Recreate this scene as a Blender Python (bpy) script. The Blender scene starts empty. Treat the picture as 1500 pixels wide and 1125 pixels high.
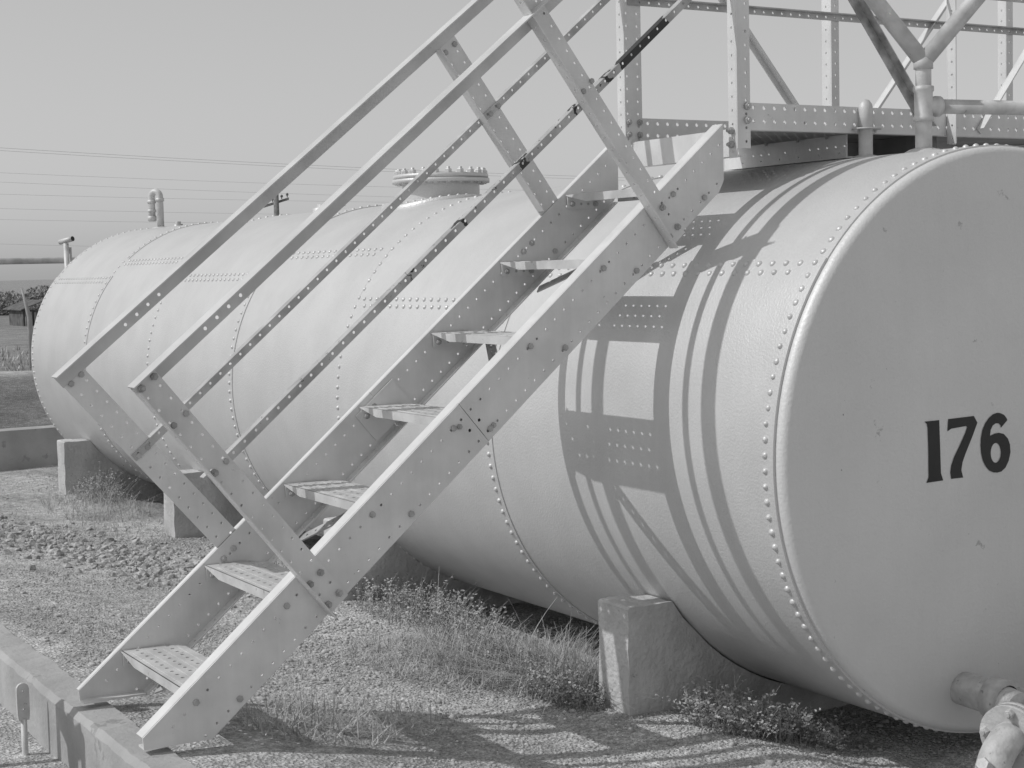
import bpy, bmesh, math, random
from mathutils import Vector, Matrix, noise
from mathutils.geometry import delaunay_2d_cdt
R_=math.radians
scn=bpy.context.scene; col=scn.collection
# ------------------------------------------------------------------ camera
CAM=Vector((-3.3604,-3.0035,1.2764))
def set_camera():
    cd=bpy.data.cameras.new('camera'); co=bpy.data.objects.new('camera',cd); col.objects.link(co)
    yaw,pit,rol=R_(-31.1191),R_(-4.2389),R_(1.4161)
    fw=Vector((math.sin(-yaw)*math.cos(pit),math.cos(yaw)*math.cos(pit),math.sin(pit)))
    rt=fw.cross(Vector((0,0,1))).normalized(); up=rt.cross(fw)
    c,s=math.cos(rol),math.sin(rol)
    r2=c*rt-s*up; u2=s*rt+c*up
    M=Matrix((r2,u2,-fw)).transposed().to_4x4(); M.translation=CAM
    co.matrix_world=M
    cd.sensor_width=36; cd.lens=2330.16/1500*36; cd.clip_start=.05; cd.clip_end=5000
    scn.camera=co
set_camera()
# ------------------------------------------------------------------ world and sun
SUN=Vector((-.682,.244,.731)).normalized()
w=bpy.data.worlds.new('World'); scn.world=w; w.use_nodes=True
nt=w.node_tree; nt.nodes.clear()
sky=nt.nodes.new('ShaderNodeTexSky'); sky.sky_type='NISHITA'; sky.sun_disc=False
sky.sun_elevation=math.asin(SUN.z); sky.sun_rotation=math.atan2(SUN.x,SUN.y)
sky.dust_density=1.5; sky.air_density=1.0
bw=nt.nodes.new('ShaderNodeRGBToBW'); bg=nt.nodes.new('ShaderNodeBackground'); bg.inputs[1].default_value=.15
ou=nt.nodes.new('ShaderNodeOutputWorld')
gm=nt.nodes.new('ShaderNodeGamma'); gm.inputs[1].default_value=.45      # film response to the sky: an even grey
ml=nt.nodes.new('ShaderNodeMixRGB'); ml.blend_type='MULTIPLY'; ml.inputs[0].default_value=1; ml.inputs[2].default_value=(2.08,2.08,2.08,1)
nt.links.new(sky.outputs[0],bw.inputs[0]); nt.links.new(bw.outputs[0],gm.inputs[0]); nt.links.new(gm.outputs[0],ml.inputs[1]); nt.links.new(ml.outputs[0],bg.inputs[0]); nt.links.new(bg.outputs[0],ou.inputs[0])
sl=bpy.data.lights.new('sun','SUN'); sl.energy=2.3; sl.angle=R_(.5); sl.color=(1,1,1)
so=bpy.data.objects.new('sun',sl); col.objects.link(so); so.rotation_euler=SUN.to_track_quat('Z','Y').to_euler()
scn.view_settings.view_transform='Standard'; scn.view_settings.look='None'; scn.view_settings.exposure=-.13; scn.view_settings.gamma=1
scn.cycles.max_bounces=6
# ------------------------------------------------------------------ materials (the photograph is black and white: all greys)
def g(v): return (v,v,v,1)
def mat(name,a,b=None,scale=8,rough=.55,metal=0.,bump=0.,bscale=120,detail=4,contrast=(.35,.65),spots=None,bdist=.004,extra=None,streak=0):
    m=bpy.data.materials.new(name); m.use_nodes=True; n=m.node_tree.nodes; l=m.node_tree.links
    p=n['Principled BSDF']; p.inputs['Roughness'].default_value=rough; p.inputs['Metallic'].default_value=metal
    geo=n.new('ShaderNodeNewGeometry'); pos=geo.outputs['Position']
    b=a if b is None else b
    nz=n.new('ShaderNodeTexNoise'); nz.inputs['Scale'].default_value=scale; nz.inputs['Detail'].default_value=detail
    l.new(pos,nz.inputs['Vector'])
    rp=n.new('ShaderNodeValToRGB'); rp.color_ramp.elements[0].position=contrast[0]; rp.color_ramp.elements[1].position=contrast[1]
    rp.color_ramp.elements[0].color=g(a); rp.color_ramp.elements[1].color=g(b)
    l.new(nz.outputs[0],rp.inputs[0]); c=rp.outputs[0]
    if spots:   # (scale, threshold, value)
        for sc_,th_,val in spots:
            n2=n.new('ShaderNodeTexNoise'); n2.inputs['Scale'].default_value=sc_; n2.inputs['Detail'].default_value=6; n2.inputs['Roughness'].default_value=.7
            l.new(pos,n2.inputs['Vector'])
            r2=n.new('ShaderNodeMapRange'); r2.inputs[1].default_value=th_; r2.inputs[2].default_value=th_+.025
            l.new(n2.outputs[0],r2.inputs[0])
            mx=n.new('ShaderNodeMixRGB'); l.new(r2.outputs[0],mx.inputs[0]); l.new(c,mx.inputs[1]); mx.inputs[2].default_value=g(val); c=mx.outputs[0]
    if streak:   # faint run-down dirt in the paint
        mp=n.new('ShaderNodeMapping'); mp.inputs['Scale'].default_value=(38,38,3.2); l.new(pos,mp.inputs['Vector'])
        ns=n.new('ShaderNodeTexNoise'); ns.inputs['Scale'].default_value=1; ns.inputs['Detail'].default_value=5; ns.inputs['Roughness'].default_value=.65; l.new(mp.outputs[0],ns.inputs['Vector'])
        rs_=n.new('ShaderNodeMapRange'); rs_.inputs[1].default_value=.35; rs_.inputs[2].default_value=.7; rs_.inputs[3].default_value=1; rs_.inputs[4].default_value=1-streak*2; l.new(ns.outputs[0],rs_.inputs[0])
        mx=n.new('ShaderNodeMixRGB'); mx.blend_type='MULTIPLY'; mx.inputs[0].default_value=1; l.new(c,mx.inputs[1]); l.new(rs_.outputs[0],mx.inputs[2]); c=mx.outputs[0]
    if extra: c=extra(n,l,pos,c)
    l.new(c,p.inputs['Base Color'])
    if bump:
        nb=n.new('ShaderNodeTexNoise'); nb.inputs['Scale'].default_value=bscale; nb.inputs['Detail'].default_value=3; l.new(pos,nb.inputs['Vector'])
        bp=n.new('ShaderNodeBump'); bp.inputs['Strength'].default_value=bump; bp.inputs['Distance'].default_value=bdist
        l.new(nb.outputs[0],bp.inputs['Height']); l.new(bp.outputs[0],p.inputs['Normal'])
    return m
CS,SN=math.cos(R_(39.93587)),math.sin(R_(39.93587))
M={}
M['tank']=mat('aluminium_paint_tank',.60,.65,scale=5,rough=.42,metal=.22,streak=.016,bump=.5,bscale=150,bdist=.0028,spots=[(55,.77,.3)])
M['head']=mat('aluminium_paint_head',.67,.74,scale=2,rough=.52,metal=.15,streak=.010,bump=.45,bscale=110,bdist=.003,spots=[(11,.67,.48),(45,.71,.2)])
M['tread']=mat('worn_tread_paint',.50,.64,scale=14,rough=.55,metal=.1,bump=.3,bscale=180,bdist=.002,spots=[(50,.64,.3)])
M['rail']=mat('rail_paint',.54,.68,scale=7,rough=.45,metal=.1,bump=.12,bscale=150,bdist=.002,spots=[(60,.70,.15)])
M['steel']=mat('aluminium_paint_steel',.68,.78,scale=9,rough=.45,metal=.12,streak=.03,bump=.12,bscale=150,bdist=.002,spots=[(70,.72,.22),(24,.69,.42)])
M['strap']=mat('worn_strap_paint',.40,.58,scale=14,rough=.5,metal=.2,bump=.15,bscale=150,bdist=.002,spots=[(38,.70,.12)])
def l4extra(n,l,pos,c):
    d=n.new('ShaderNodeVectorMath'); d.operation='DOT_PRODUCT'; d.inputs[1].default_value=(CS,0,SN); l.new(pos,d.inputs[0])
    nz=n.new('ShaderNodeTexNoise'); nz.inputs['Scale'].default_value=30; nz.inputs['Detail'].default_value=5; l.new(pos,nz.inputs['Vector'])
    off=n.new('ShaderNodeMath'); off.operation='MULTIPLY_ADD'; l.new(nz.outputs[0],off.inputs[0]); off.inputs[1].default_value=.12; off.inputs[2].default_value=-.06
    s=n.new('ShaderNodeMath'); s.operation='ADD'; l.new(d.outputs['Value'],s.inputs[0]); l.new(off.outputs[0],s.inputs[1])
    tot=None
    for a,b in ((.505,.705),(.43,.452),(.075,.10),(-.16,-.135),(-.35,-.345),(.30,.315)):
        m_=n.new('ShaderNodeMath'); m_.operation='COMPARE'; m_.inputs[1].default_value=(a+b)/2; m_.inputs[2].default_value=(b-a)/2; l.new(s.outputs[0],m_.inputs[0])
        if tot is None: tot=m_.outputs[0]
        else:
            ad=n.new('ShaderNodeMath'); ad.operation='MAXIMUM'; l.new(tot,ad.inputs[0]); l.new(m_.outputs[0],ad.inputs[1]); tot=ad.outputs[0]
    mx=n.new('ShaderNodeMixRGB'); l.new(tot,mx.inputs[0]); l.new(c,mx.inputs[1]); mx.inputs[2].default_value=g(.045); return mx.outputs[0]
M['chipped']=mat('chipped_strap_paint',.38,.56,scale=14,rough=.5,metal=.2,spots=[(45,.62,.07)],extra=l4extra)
M['bare']=mat('bare_weathered_steel',.30,.58,scale=26,rough=.35,metal=.4)
M['bolt']=mat('dull_bolt_steel',.34,.50,scale=30,rough=.5,metal=.3)
M['galv']=mat('painted_pipe',.50,.66,scale=22,rough=.52,metal=.15,spots=[(40,.68,.3)],bump=.2,bscale=120,bdist=.002)
M['cast']=mat('painted_cast_pipe',.42,.58,scale=30,rough=.6,metal=.1,bump=.5,bscale=110,bdist=.004,spots=[(45,.64,.25)])
M['concrete']=mat('painted_concrete',.46,.62,scale=7,rough=.85,bump=.8,bscale=55,bdist=.008,spots=[(30,.66,.36),(9,.66,.40)],streak=.04)
M['kerb']=mat('rough_concrete',.34,.44,scale=5,rough=.9,bump=.5,bscale=60,bdist=.006,spots=[(9,.62,.3)])
M['wood']=mat('grey_plank',.20,.34,scale=5,rough=.85,bump=.4,bscale=40)
M['black']=mat('black_lettering_and_bore_shade',.022,.03,rough=.6)
M['pole']=mat('dark_timber',.15,.24,scale=8,rough=.9)
M['wire']=mat('wire_metal',.42,.46,rough=.6)
M['shed']=mat('old_board_wall',.07,.16,scale=6,rough=.9)
M['bark']=mat('dark_foliage',.16,.28,scale=5,rough=.9)
M['dry']=mat('dry_weed_blades',.28,.60,scale=14,rough=.85,contrast=(.3,.7))
M['weed']=mat('leafy_weed',.22,.48,scale=16,rough=.85,contrast=(.3,.7))
M['stone']=mat('gravel_stone',.26,.56,scale=60,rough=.9,contrast=(.3,.7))
M['clod']=mat('earth_clod',.22,.56,scale=45,rough=.95,bump=.5,bscale=90)
# ------------------------------------------------------------------ helpers
LAM=.86
def T(P): return CAM+LAM*(Vector(P)-CAM)      # sizes of the steelwork were measured at another scale: this brings them to true size
def st(s,n,Y): return T((s*CS-n*SN,Y,s*SN+n*CS))
def tx(X,Y,Z): return T((X,Y,Z))
class MB:
    def __init__(s): s.bm=bmesh.new(); s.smooth=False
    def quadbox(s,pts):       # 8 points: bottom loop 4, top loop 4
        v=[s.bm.verts.new(p) for p in pts]
        for f in ((0,1,2,3),(4,5,6,7),(0,1,5,4),(1,2,6,5),(2,3,7,6),(3,0,4,7)): s.bm.faces.new([v[i] for i in f])
    def box(s,x0,x1,y0,y1,z0,z1):
        s.quadbox([(x0,y0,z0),(x1,y0,z0),(x1,y1,z0),(x0,y1,z0),(x0,y0,z1),(x1,y0,z1),(x1,y1,z1),(x0,y1,z1)])
    def fbox(s,f,u0,u1,v0,v1,w0,w1):
        s.quadbox([f(u0,v0,w0),f(u1,v0,w0),f(u1,v1,w0),f(u0,v1,w0),f(u0,v0,w1),f(u1,v0,w1),f(u1,v1,w1),f(u0,v1,w1)])
    def plate(s,poly,holes,f,w0,w1,seg=10):
        """perforated plate: outline poly [(u,v)], holes [(u,v,r)], f(u,v,w)->point"""
        vs=[Vector(p) for p in poly]; ed=[(i,(i+1)%len(poly)) for i in range(len(poly))]
        loops=[list(range(len(poly)))]; hs=[]
        for (hu,hv,r) in holes:
            if not inpoly(hu,hv,poly,r*1.5): continue
            b=len(vs); hs.append((hu,hv,r))
            for k in range(seg):
                a=2*math.pi*k/seg; vs.append(Vector((hu+r*math.cos(a),hv+r*math.sin(a))))
            ed+=[(b+k,b+(k+1)%seg) for k in range(seg)]; loops.append(list(range(b,b+seg)))
        V,E,F,_,_,_=delaunay_2d_cdt(vs,ed,[],0,1e-7)
        A=[s.bm.verts.new(f(p.x,p.y,w0)) for p in V]; B=[s.bm.verts.new(f(p.x,p.y,w1)) for p in V]
        for tri in F:
            cx=sum(V[i].x for i in tri)/3; cy=sum(V[i].y for i in tri)/3
            if not inpoly(cx,cy,poly,0): continue
            if any((cx-h[0])**2+(cy-h[1])**2<h[2]**2*.98 for h in hs): continue
            s.bm.faces.new([A[i] for i in tri]); s.bm.faces.new([B[i] for i in reversed(tri)])
        for lp in loops:
            for k in range(len(lp)):
                i,j=lp[k],lp[(k+1)%len(lp)]
                try: s.bm.faces.new([A[i],A[j],B[j],B[i]])
                except Exception: pass
    def tube(s,pts,rad,seg=12,caps=True,rads=None):
        pts=[Vector(p) for p in pts]; rings=[]; prev=None
        for i,p in enumerate(pts):
            t=(pts[min(i+1,len(pts)-1)]-pts[max(i-1,0)]).normalized()
            if prev is None:
                a=t.orthogonal().normalized()
            else: a=(prev-t*prev.dot(t)).normalized()
            prev=a; b=t.cross(a); r=rads[i] if rads else rad
            rings.append([s.bm.verts.new(p+r*(math.cos(2*math.pi*k/seg)*a+math.sin(2*math.pi*k/seg)*b)) for k in range(seg)])
        for q,w_ in zip(rings,rings[1:]):
            for k in range(seg):
                fc=s.bm.faces.new([q[k],q[(k+1)%seg],w_[(k+1)%seg],w_[k]]); fc.smooth=seg>6
        if caps: s.bm.faces.new(rings[0]); s.bm.faces.new(list(reversed(rings[-1])))
    def lathe(s,org,axis,prof,seg=24):
        org=Vector(org); ax=Vector(axis).normalized(); a=ax.orthogonal().normalized(); b=ax.cross(a); rings=[]
        for h,r in prof: rings.append([s.bm.verts.new(org+ax*h+max(r,1e-5)*(math.cos(2*math.pi*k/seg)*a+math.sin(2*math.pi*k/seg)*b)) for k in range(seg)])
        for i,(q,w_) in enumerate(zip(rings,rings[1:])):
            flat=abs(prof[i][0]-prof[i+1][0])<1e-4
            for k in range(seg):
                fc=s.bm.faces.new([q[k],q[(k+1)%seg],w_[(k+1)%seg],w_[k]]); fc.smooth=not flat
    def rivet(s,P,N,r=.0092,h=.0078,seg=10):
        P=Vector(P)-Vector(N)*.001; s.lathe(P,N,[(0,r),(h*.5,r*.86),(h*.85,r*.5),(h,0)],seg)
    def hexbolt(s,P,N,r=.011,h=.009,rot=0.,stud=True):
        N=Vector(N).normalized(); a=N.orthogonal().normalized(); b=N.cross(a); P=Vector(P)
        def ring(hh,rr,k_=6): return [s.bm.verts.new(P+N*hh+rr*(math.cos(rot+2*math.pi*k/k_)*a+math.sin(rot+2*math.pi*k/k_)*b)) for k in range(k_)]
        A,B,C_=ring(-.001,r),ring(h*.8,r),ring(h,r*.8)
        for q,w_ in ((A,B),(B,C_)):
            for k in range(6): s.bm.faces.new([q[k],q[(k+1)%6],w_[(k+1)%6],w_[k]])
        s.bm.faces.new(C_)
        if stud: s.lathe(P+N*h*.95,N,[(0,r*.5),(h*.5,r*.5),(h*.5,0)],8)
    def build(s,name,material,parent=None,autos=False,merge=False):
        if merge: bmesh.ops.remove_doubles(s.bm,verts=s.bm.verts,dist=1e-5)
        bmesh.ops.recalc_face_normals(s.bm,faces=s.bm.faces)
        me=bpy.data.meshes.new(name); 
        if parent is not None:
            o0=world_loc(parent); bmesh.ops.translate(s.bm,verts=s.bm.verts,vec=-o0)
        s.bm.to_mesh(me); s.bm.free(); me.materials.append(material)
        o=bpy.data.objects.new(name,me); col.objects.link(o)
        if parent is not None: o.parent=parent
        return o
class BS_:      # a set of separate bolts
    def __init__(s): s.l=[]
    def hexbolt(s,*a,**k): m=MB(); m.hexbolt(*a,**k); s.l.append(m)
    def lathe(s,*a,**k): m=MB(); m.lathe(*a,**k); s.l.append(m)
    def box(s,*a,**k): m=MB(); m.box(*a,**k); s.l.append(m)
    def build(s,name,material,parent): return [m.build('bolt',material,parent) for m in s.l]
def world_loc(o):
    v=Vector((0,0,0))
    while o is not None: v+=Vector(o.location); o=o.parent
    return v
def inpoly(x,y,poly,margin):
    c=False; n=len(poly)
    for i in range(n):
        x1,y1=poly[i]; x2,y2=poly[(i+1)%n]
        if (y1>y)!=(y2>y) and x<(x2-x1)*(y-y1)/(y2-y1)+x1: c=not c
        if margin:
            dx,dy=x2-x1,y2-y1; L2=dx*dx+dy*dy
            t=max(0,min(1,((x-x1)*dx+(y-y1)*dy)/L2)) if L2 else 0
            if math.hypot(x-x1-t*dx,y-y1-t*dy)<margin: return False
    return c
def tag(o,label=None,cat=None,group=None,kind=None):
    if label: o['label']=label
    if cat: o['category']=cat
    if group: o['group']=group
    if kind: o['kind']=kind
    return o
def thing(name,loc,label,cat,group=None):
    o=bpy.data.objects.new(name,None); col.objects.link(o); o.location=loc; o.empty_display_size=.1
    return tag(o,label,cat,group)
def copy_tree(o,parent=None):
    c=o.copy(); col.objects.link(c); c.parent=parent
    for ch in [x for x in o.children]: copy_tree(ch,c)
    return c
def frange(a,b,st_):
    x=a
    while x<=b+1e-9: yield x; x+=st_
# ------------------------------------------------------------------ terrain
def sm(t): t=max(0.,min(1.,t)); return t*t*(3-2*t)
def gz(x,y):
    z=.158*(1-sm((x+2.25)/1.25)) if x<-1.0 else 0.
    if x<-2.22: z=.158-.15*sm((-2.22-x)/.02)
    z-=.10*sm((x+.75)/.5)*(1-sm((x-1.2)/.8))*(1-sm((y-7.2)/.6))
    near=1-sm((y-12)/10)
    z+=near*(.018*noise.noise(Vector((x*1.3,y*1.3,0)))+.008*noise.noise(Vector((x*5,y*5,3))))*sm((x+2.14)/.15 if x>-2.2 else 1)
    z+=.35*sm((y-9)/3.5)*(1-sm((y-13)/4))            # low earth bank beyond the tank
    d=math.hypot(x,y)
    return z
def ground_mesh():
    xs=[-600,-300,-150,-80,-40,-20,-12,-8,-6,-5,-4.2]+list(frange(-3.6,-2.4,.1))+[-2.3,-2.26,-2.24,-2.225,-2.21]+list(frange(-2.18,1.6,.04))+[1.8,2.1,2.5,3,4,5,6,8,10,14,20,30,45,70,100,140,200,300,450,700,1000]
    ys=[-300,-100,-40,-20,-10,-6,-4]+list(frange(-3,-.5,.25))+list(frange(-.4,4,.04))+list(frange(4.1,8,.1))+list(frange(8.2,18,.3))+[19,20,22,24,27,30,34,38,44,50,60,70,85,100,120,140,170,200,240,280,330,400,500,700,1000]
    m=MB(); V=[[m.bm.verts.new((x,y,gz(x,y))) for x in xs] for y in ys]
    for j in range(len(ys)-1):
        for i in range(len(xs)-1):
            f=m.bm.faces.new([V[j][i],V[j][i+1],V[j+1][i+1],V[j+1][i]]); f.smooth=True
    return m
def ground_mat():
    m=bpy.data.materials.new('gravelly_earth'); m.use_nodes=True; n=m.node_tree.nodes; l=m.node_tree.links; p=n['Principled BSDF']; p.inputs['Roughness'].default_value=.95
    pos=n.new('ShaderNodeNewGeometry').outputs['Position']
    def nz(sc,det=5,ro=.6):
        a=n.new('ShaderNodeTexNoise'); a.inputs['Scale'].default_value=sc; a.inputs['Detail'].default_value=det; a.inputs['Roughness'].default_value=ro; l.new(pos,a.inputs['Vector']); return a.outputs[0]
    def ramp(v,a,b,ca,cb):
        r=n.new('ShaderNodeValToRGB'); r.color_ramp.elements[0].position=a; r.color_ramp.elements[1].position=b; r.color_ramp.elements[0].color=g(ca); r.color_ramp.elements[1].color=g(cb); l.new(v,r.inputs[0]); return r.outputs[0]
    def mul(a,b,f=1.):
        x=n.new('ShaderNodeMixRGB'); x.blend_type='MULTIPLY'; x.inputs[0].default_value=f; l.new(a,x.inputs[1]); l.new(b,x.inputs[2]); return x.outputs[0]
    c=ramp(nz(1.7,6),.38,.62,.44,.68)
    c=mul(c,ramp(nz(150,4,.7),.30,.66,.55,1.25))
    vor=n.new('ShaderNodeTexVoronoi'); vor.inputs['Scale'].default_value=95; l.new(pos,vor.inputs['Vector'])
    bwn=n.new('ShaderNodeRGBToBW'); l.new(vor.outputs['Color'],bwn.inputs[0])
    c=mul(c,ramp(bwn.outputs[0],.1,.9,.75,1.25))
    c=mul(c,ramp(nz(16,6,.75),.40,.6,.68,1.12))
    # beyond the yard: dark bank, pale strip, scrubby field
    sp=n.new('ShaderNodeSeparateXYZ'); l.new(pos,sp.inputs[0])
    wob=n.new('ShaderNodeMath'); wob.operation='MULTIPLY_ADD'; l.new(nz(.9),wob.inputs[0]); wob.inputs[1].default_value=1.2; l.new(sp.outputs[1],wob.inputs[2])
    rr=n.new('ShaderNodeValToRGB'); e=rr.color_ramp.elements; e[0].position=0; e[0].color=g(1); e[1].position=1; e[1].color=g(.6)
    for ps,v in ((.088,1.),(.092,.42),(.128,.42),(.134,1.0),(.17,.95),(.18,.5),(.30,.62),(.52,.5),(.60,.52),(.9,.58)):
        q=e.new(ps); q.color=g(v)
    mr=n.new('ShaderNodeMapRange'); mr.inputs[1].default_value=0; mr.inputs[2].default_value=100; l.new(wob.outputs[0],mr.inputs[0]); l.new(mr.outputs[0],rr.inputs[0])
    c=mul(c,rr.outputs[0])
    l.new(c,p.inputs['Base Color'])
    ad=n.new('ShaderNodeMath'); ad.operation='ADD'; l.new(nz(150,3),ad.inputs[0]); l.new(vor.outputs['Distance'],ad.inputs[1])
    bp=n.new('ShaderNodeBump'); bp.inputs['Strength'].default_value=1.; bp.inputs['Distance'].default_value=.008
    l.new(ad.outputs[0],bp.inputs['Height']); l.new(bp.outputs[0],p.inputs['Normal'])
    return m
tag(ground_mesh().build('ground',ground_mat()),'gravelly bare earth yard sloping down to the tank','ground',kind='structure')
# ------------------------------------------------------------------ concrete kerb
k=MB()
xs0,xs1=-2.275,-2.163
def kz(y): return .168
ys=list(frange(-2.5,7.4,.035))
prof=[(xs0,-.12),(xs0+.002,.150),(xs0+.014,.166),(xs1-.012,.168),(xs1,.155),(xs1,-.12)]
rows=[[k.bm.verts.new((x+.006*noise.noise(Vector((x*9,y*3,z*9)))+.005*noise.noise(Vector((x*50,y*22,z*30))),y,z+.004*noise.noise(Vector((x*20,y*6,1)))+.003*noise.noise(Vector((x*60,y*25,1))))) for x,z in prof] for y in ys]
for a,b in zip(rows,rows[1:]):
    for i in range(5): k.bm.faces.new([a[i],a[i+1],b[i+1],b[i]])
k.bm.faces.new(rows[0]); k.bm.faces.new(list(reversed(rows[-1])))
tag(k.build('concrete_kerb',M['kerb']),'worn concrete kerb running under the foot of the steel stairs','kerb')
# ------------------------------------------------------------------ tank
ZC=.7704; RT=.80
YR=[0.,1.3932,2.5186,3.6445,4.7672,5.8785,6.9748]
LAPS=[140.7,149.5,132.2,140.7,131.8,141.0]
tank=thing('storage_tank',(0,3.5,-.02),'long riveted cylindrical steel tank in silver paint, numbered 176, lying on concrete piers','tank')
def cyl(ang,r,y): a=R_(ang); return Vector((r*math.cos(a),y,ZC+r*math.sin(a)))
rnd=random.Random(4)
RV=None
def solo(P,N,parent):     # one rivet of the near end as an object of its own
    global RV
    if RV is None:
        m=MB(); m.rivet((0,0,0),(0,0,1)); bmesh.ops.recalc_face_normals(m.bm,faces=m.bm.faces); RV=bpy.data.meshes.new('rivet'); m.bm.to_mesh(RV); RV.materials.append(M['tank'])
    o=bpy.data.objects.new('rivet',RV); col.objects.link(o); o.parent=parent; o.location=Vector(P)-world_loc(parent); o.rotation_euler=Vector(N).to_track_quat('Z','Y').to_euler(); q_=rnd.uniform(.92,1.12); o.scale=(q_*rnd.uniform(.95,1.06),q_,rnd.uniform(.8,1.15))
for i in range(6):
    base=RT+(.0016 if i%2 else -.0016); y0,y1=YR[i],YR[i+1]
    if i==0: ya,yb=0.,y1+.03
    else: ya,yb=(y0-.028,y1+.028) if i%2 else (y0+.01,y1-.01)
    if i==5: yb=y1+.035
    m=MB(); N=180; nl=max(3,int((yb-ya)/.25))
    def rad(t): return base+.004*(1-t)
    cols=[]
    for k_ in range(N+1):
        t=k_/N; a=LAPS[i]+360*t; cols.append([m.bm.verts.new(cyl(a,rad(t)+.0008*noise.noise(Vector((a*.03,(ya+(yb-ya)*j/nl)*1.5,i))),ya+(yb-ya)*j/nl)) for j in range(nl+1)])
    for a,b in zip(cols,cols[1:]):
        for j in range(nl):
            f=m.bm.faces.new([a[j],a[j+1],b[j+1],b[j]]); f.smooth=True
    # lap step and plate edges
    e0=[m.bm.verts.new(v.co) for v in cols[0]]; e1=[m.bm.verts.new(v.co) for v in cols[-1]]
    for j in range(nl): m.bm.faces.new([e0[j],e0[j+1],e1[j+1],e1[j]])
    for j,y in ((0,ya),(nl,yb)):
        inn=[m.bm.verts.new(cyl(LAPS[i]+360*k_/N,base-.006,y)) for k_ in range(N+1)]
        out=[m.bm.verts.new(c_[j].co) for c_ in cols]
        for k_ in range(N): m.bm.faces.new([out[k_],out[k_+1],inn[k_+1],inn[k_]])
    sh=m.build('shell_plate',M['tank'],tank)
    rv=MB(); NR=128
    yr=y0+.030 if i==0 else y0
    ro=RT+.0035+.002 if i else RT-.0035+.003
    import_=None
    def put(ang,y):
        tt=((ang-LAPS[i])%360)/360; r=(RT+.0016+.004*(1-tt) if i and i%2 else base+.004*(1-tt))
        if i and not i%2:
            j=i-1; t2=((ang-LAPS[j])%360)/360; r=RT+.0016+.004*(1-t2)
        return cyl(ang,r,y),Vector((math.cos(R_(ang)),0,math.sin(R_(ang))))
    for k_ in range(NR):
        a=360*k_/NR+1.2; P,Nn=put(a,yr+rnd.uniform(-.0008,.0008)); solo(P,Nn,sh) if (i==0 and 105<a<262) else rv.rivet(P,Nn)
    if i==5:
        for k_ in range(NR):
            a=360*k_/NR; tt=((a-LAPS[5])%360)/360; rv.rivet(cyl(a,base+.004*(1-tt),y1),(math.cos(R_(a)),0,math.sin(R_(a))))
    def row(ang,off,ya_,yb_):
        y=ya_+off
        while y<yb_:
            tt=((ang-LAPS[i])%360)/360; a_=(cyl(ang,base+.004*(1-tt),y),(math.cos(R_(ang)),0,math.sin(R_(ang)))); solo(*a_,sh) if i==0 and y<.75 else rv.rivet(*a_); y+=.0535
    row(LAPS[i]+1.15,.055,ya+.03,yb-.06); row(LAPS[i]+3.2,.082,ya+.03,yb-.06)
    tag(rv.build('rivets',M['tank'],sh),kind='stuff')
RC,RK=4.8,.024
def yhead(r):     # how far the dished head stands out at radius r
    re=RT-.0055
    # knuckle then spherical crown
    a=math.asin((re-RK)/(RC-RK)); rj=RC*math.sin(a)
    ycr=lambda q: math.sqrt(RC*RC-q*q)
    dk=RK*math.cos(a)
    if r<rj: return .006+dk+ycr(r)-ycr(rj)
    return .006+math.sqrt(max(0,RK*RK-(r-(re-RK))**2))
def head(sign,y0,name):
    m=MB(); re=RT-.0055; prof=[(-.06,re)]+[(.006*q/2,re) for q in range(3)]
    rs=[re-RK+RK*math.sin(R_(a)) for a in range(88,2,-8)]
    prof+=[(yhead(r),r) for r in rs]+[(yhead(r),r) for r in (.68,.6,.5,.4,.3,.2,.1,0)]
    m.lathe((0,y0,ZC),(0,sign,0),prof,128); return m.build(name,M['head'],tank)
hd=head(-1,0.,'dished_head'); head(1,YR[6]+.03,'dished_head')
# number on the head: outlines in millimetres-like units read off the figures, laid on the dome
def glyph(outline,holes=()):
    m=MB(); vs=[];ed=[];polys=[outline]+list(holes)
    for pl in polys:
        b=len(vs); vs+=[Vector(p) for p in pl]; ed+=[(b+i,b+(i+1)%len(pl)) for i in range(len(pl))]
    # interior points so that the sheet follows the dome
    xs=[p[0] for p in outline]; zs=[p[1] for p in outline]
    for x in frange(min(xs),max(xs),.02):
        for z in frange(min(zs),max(zs),.02):
            if inpoly(x,z,outline,.004) and not any(inpoly(x,z,h,0) for h in holes): vs.append(Vector((x,z)))
    V,E,F,_,_,_=delaunay_2d_cdt(vs,ed,[],0,1e-7)
    q=[m.bm.verts.new((p.x,-(yhead(math.hypot(p.x,p.y-ZC))+.0012),p.y)) for p in V]
    for t in F:
        cx=sum(V[i].x for i in t)/3; cy=sum(V[i].y for i in t)/3
        if inpoly(cx,cy,outline,0) and not any(inpoly(cx,cy,h,0) for h in holes): m.bm.faces.new([q[i] for i in t])
    return m.build('painted_digit',M['black'],hd)
# (zoomed picture units -> x,z on the head)
def gp(pts):
    kk=(yhead(.42)-3.0035)/(.16-3.0035)
    # affine from glyph sheet to metres: columns measured on the head plane
    out=[]
    for u,v in pts:
        x=-.4525+(u-262)*(.278/950.0); z=.8675-(v-300+ (u-262)*.055)*(.1525/690.0)
        out.append((CAM.x+(x-CAM.x)*kk,CAM.z+(z-CAM.z)*kk))
    return out
glyph(gp([(262,308),(425,296),(432,620),(440,900),(466,985),(280,1003),(303,940),(300,600),(296,380),(288,335)]))
glyph(gp([(526,288),(822,262),(862,340),(800,500),(720,690),(685,790),(672,880),(694,965),(556,973),(546,900),(556,820),(590,720),(660,580),(720,450),(742,385),(725,375),(560,398),(515,426)]))
def ell(cx,cy,rx,ry,a0,a1,n): return [(cx+rx*math.cos(R_(a0+(a1-a0)*i/n)),cy-ry*math.sin(R_(a0+(a1-a0)*i/n))) for i in range(n+1)]
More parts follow.
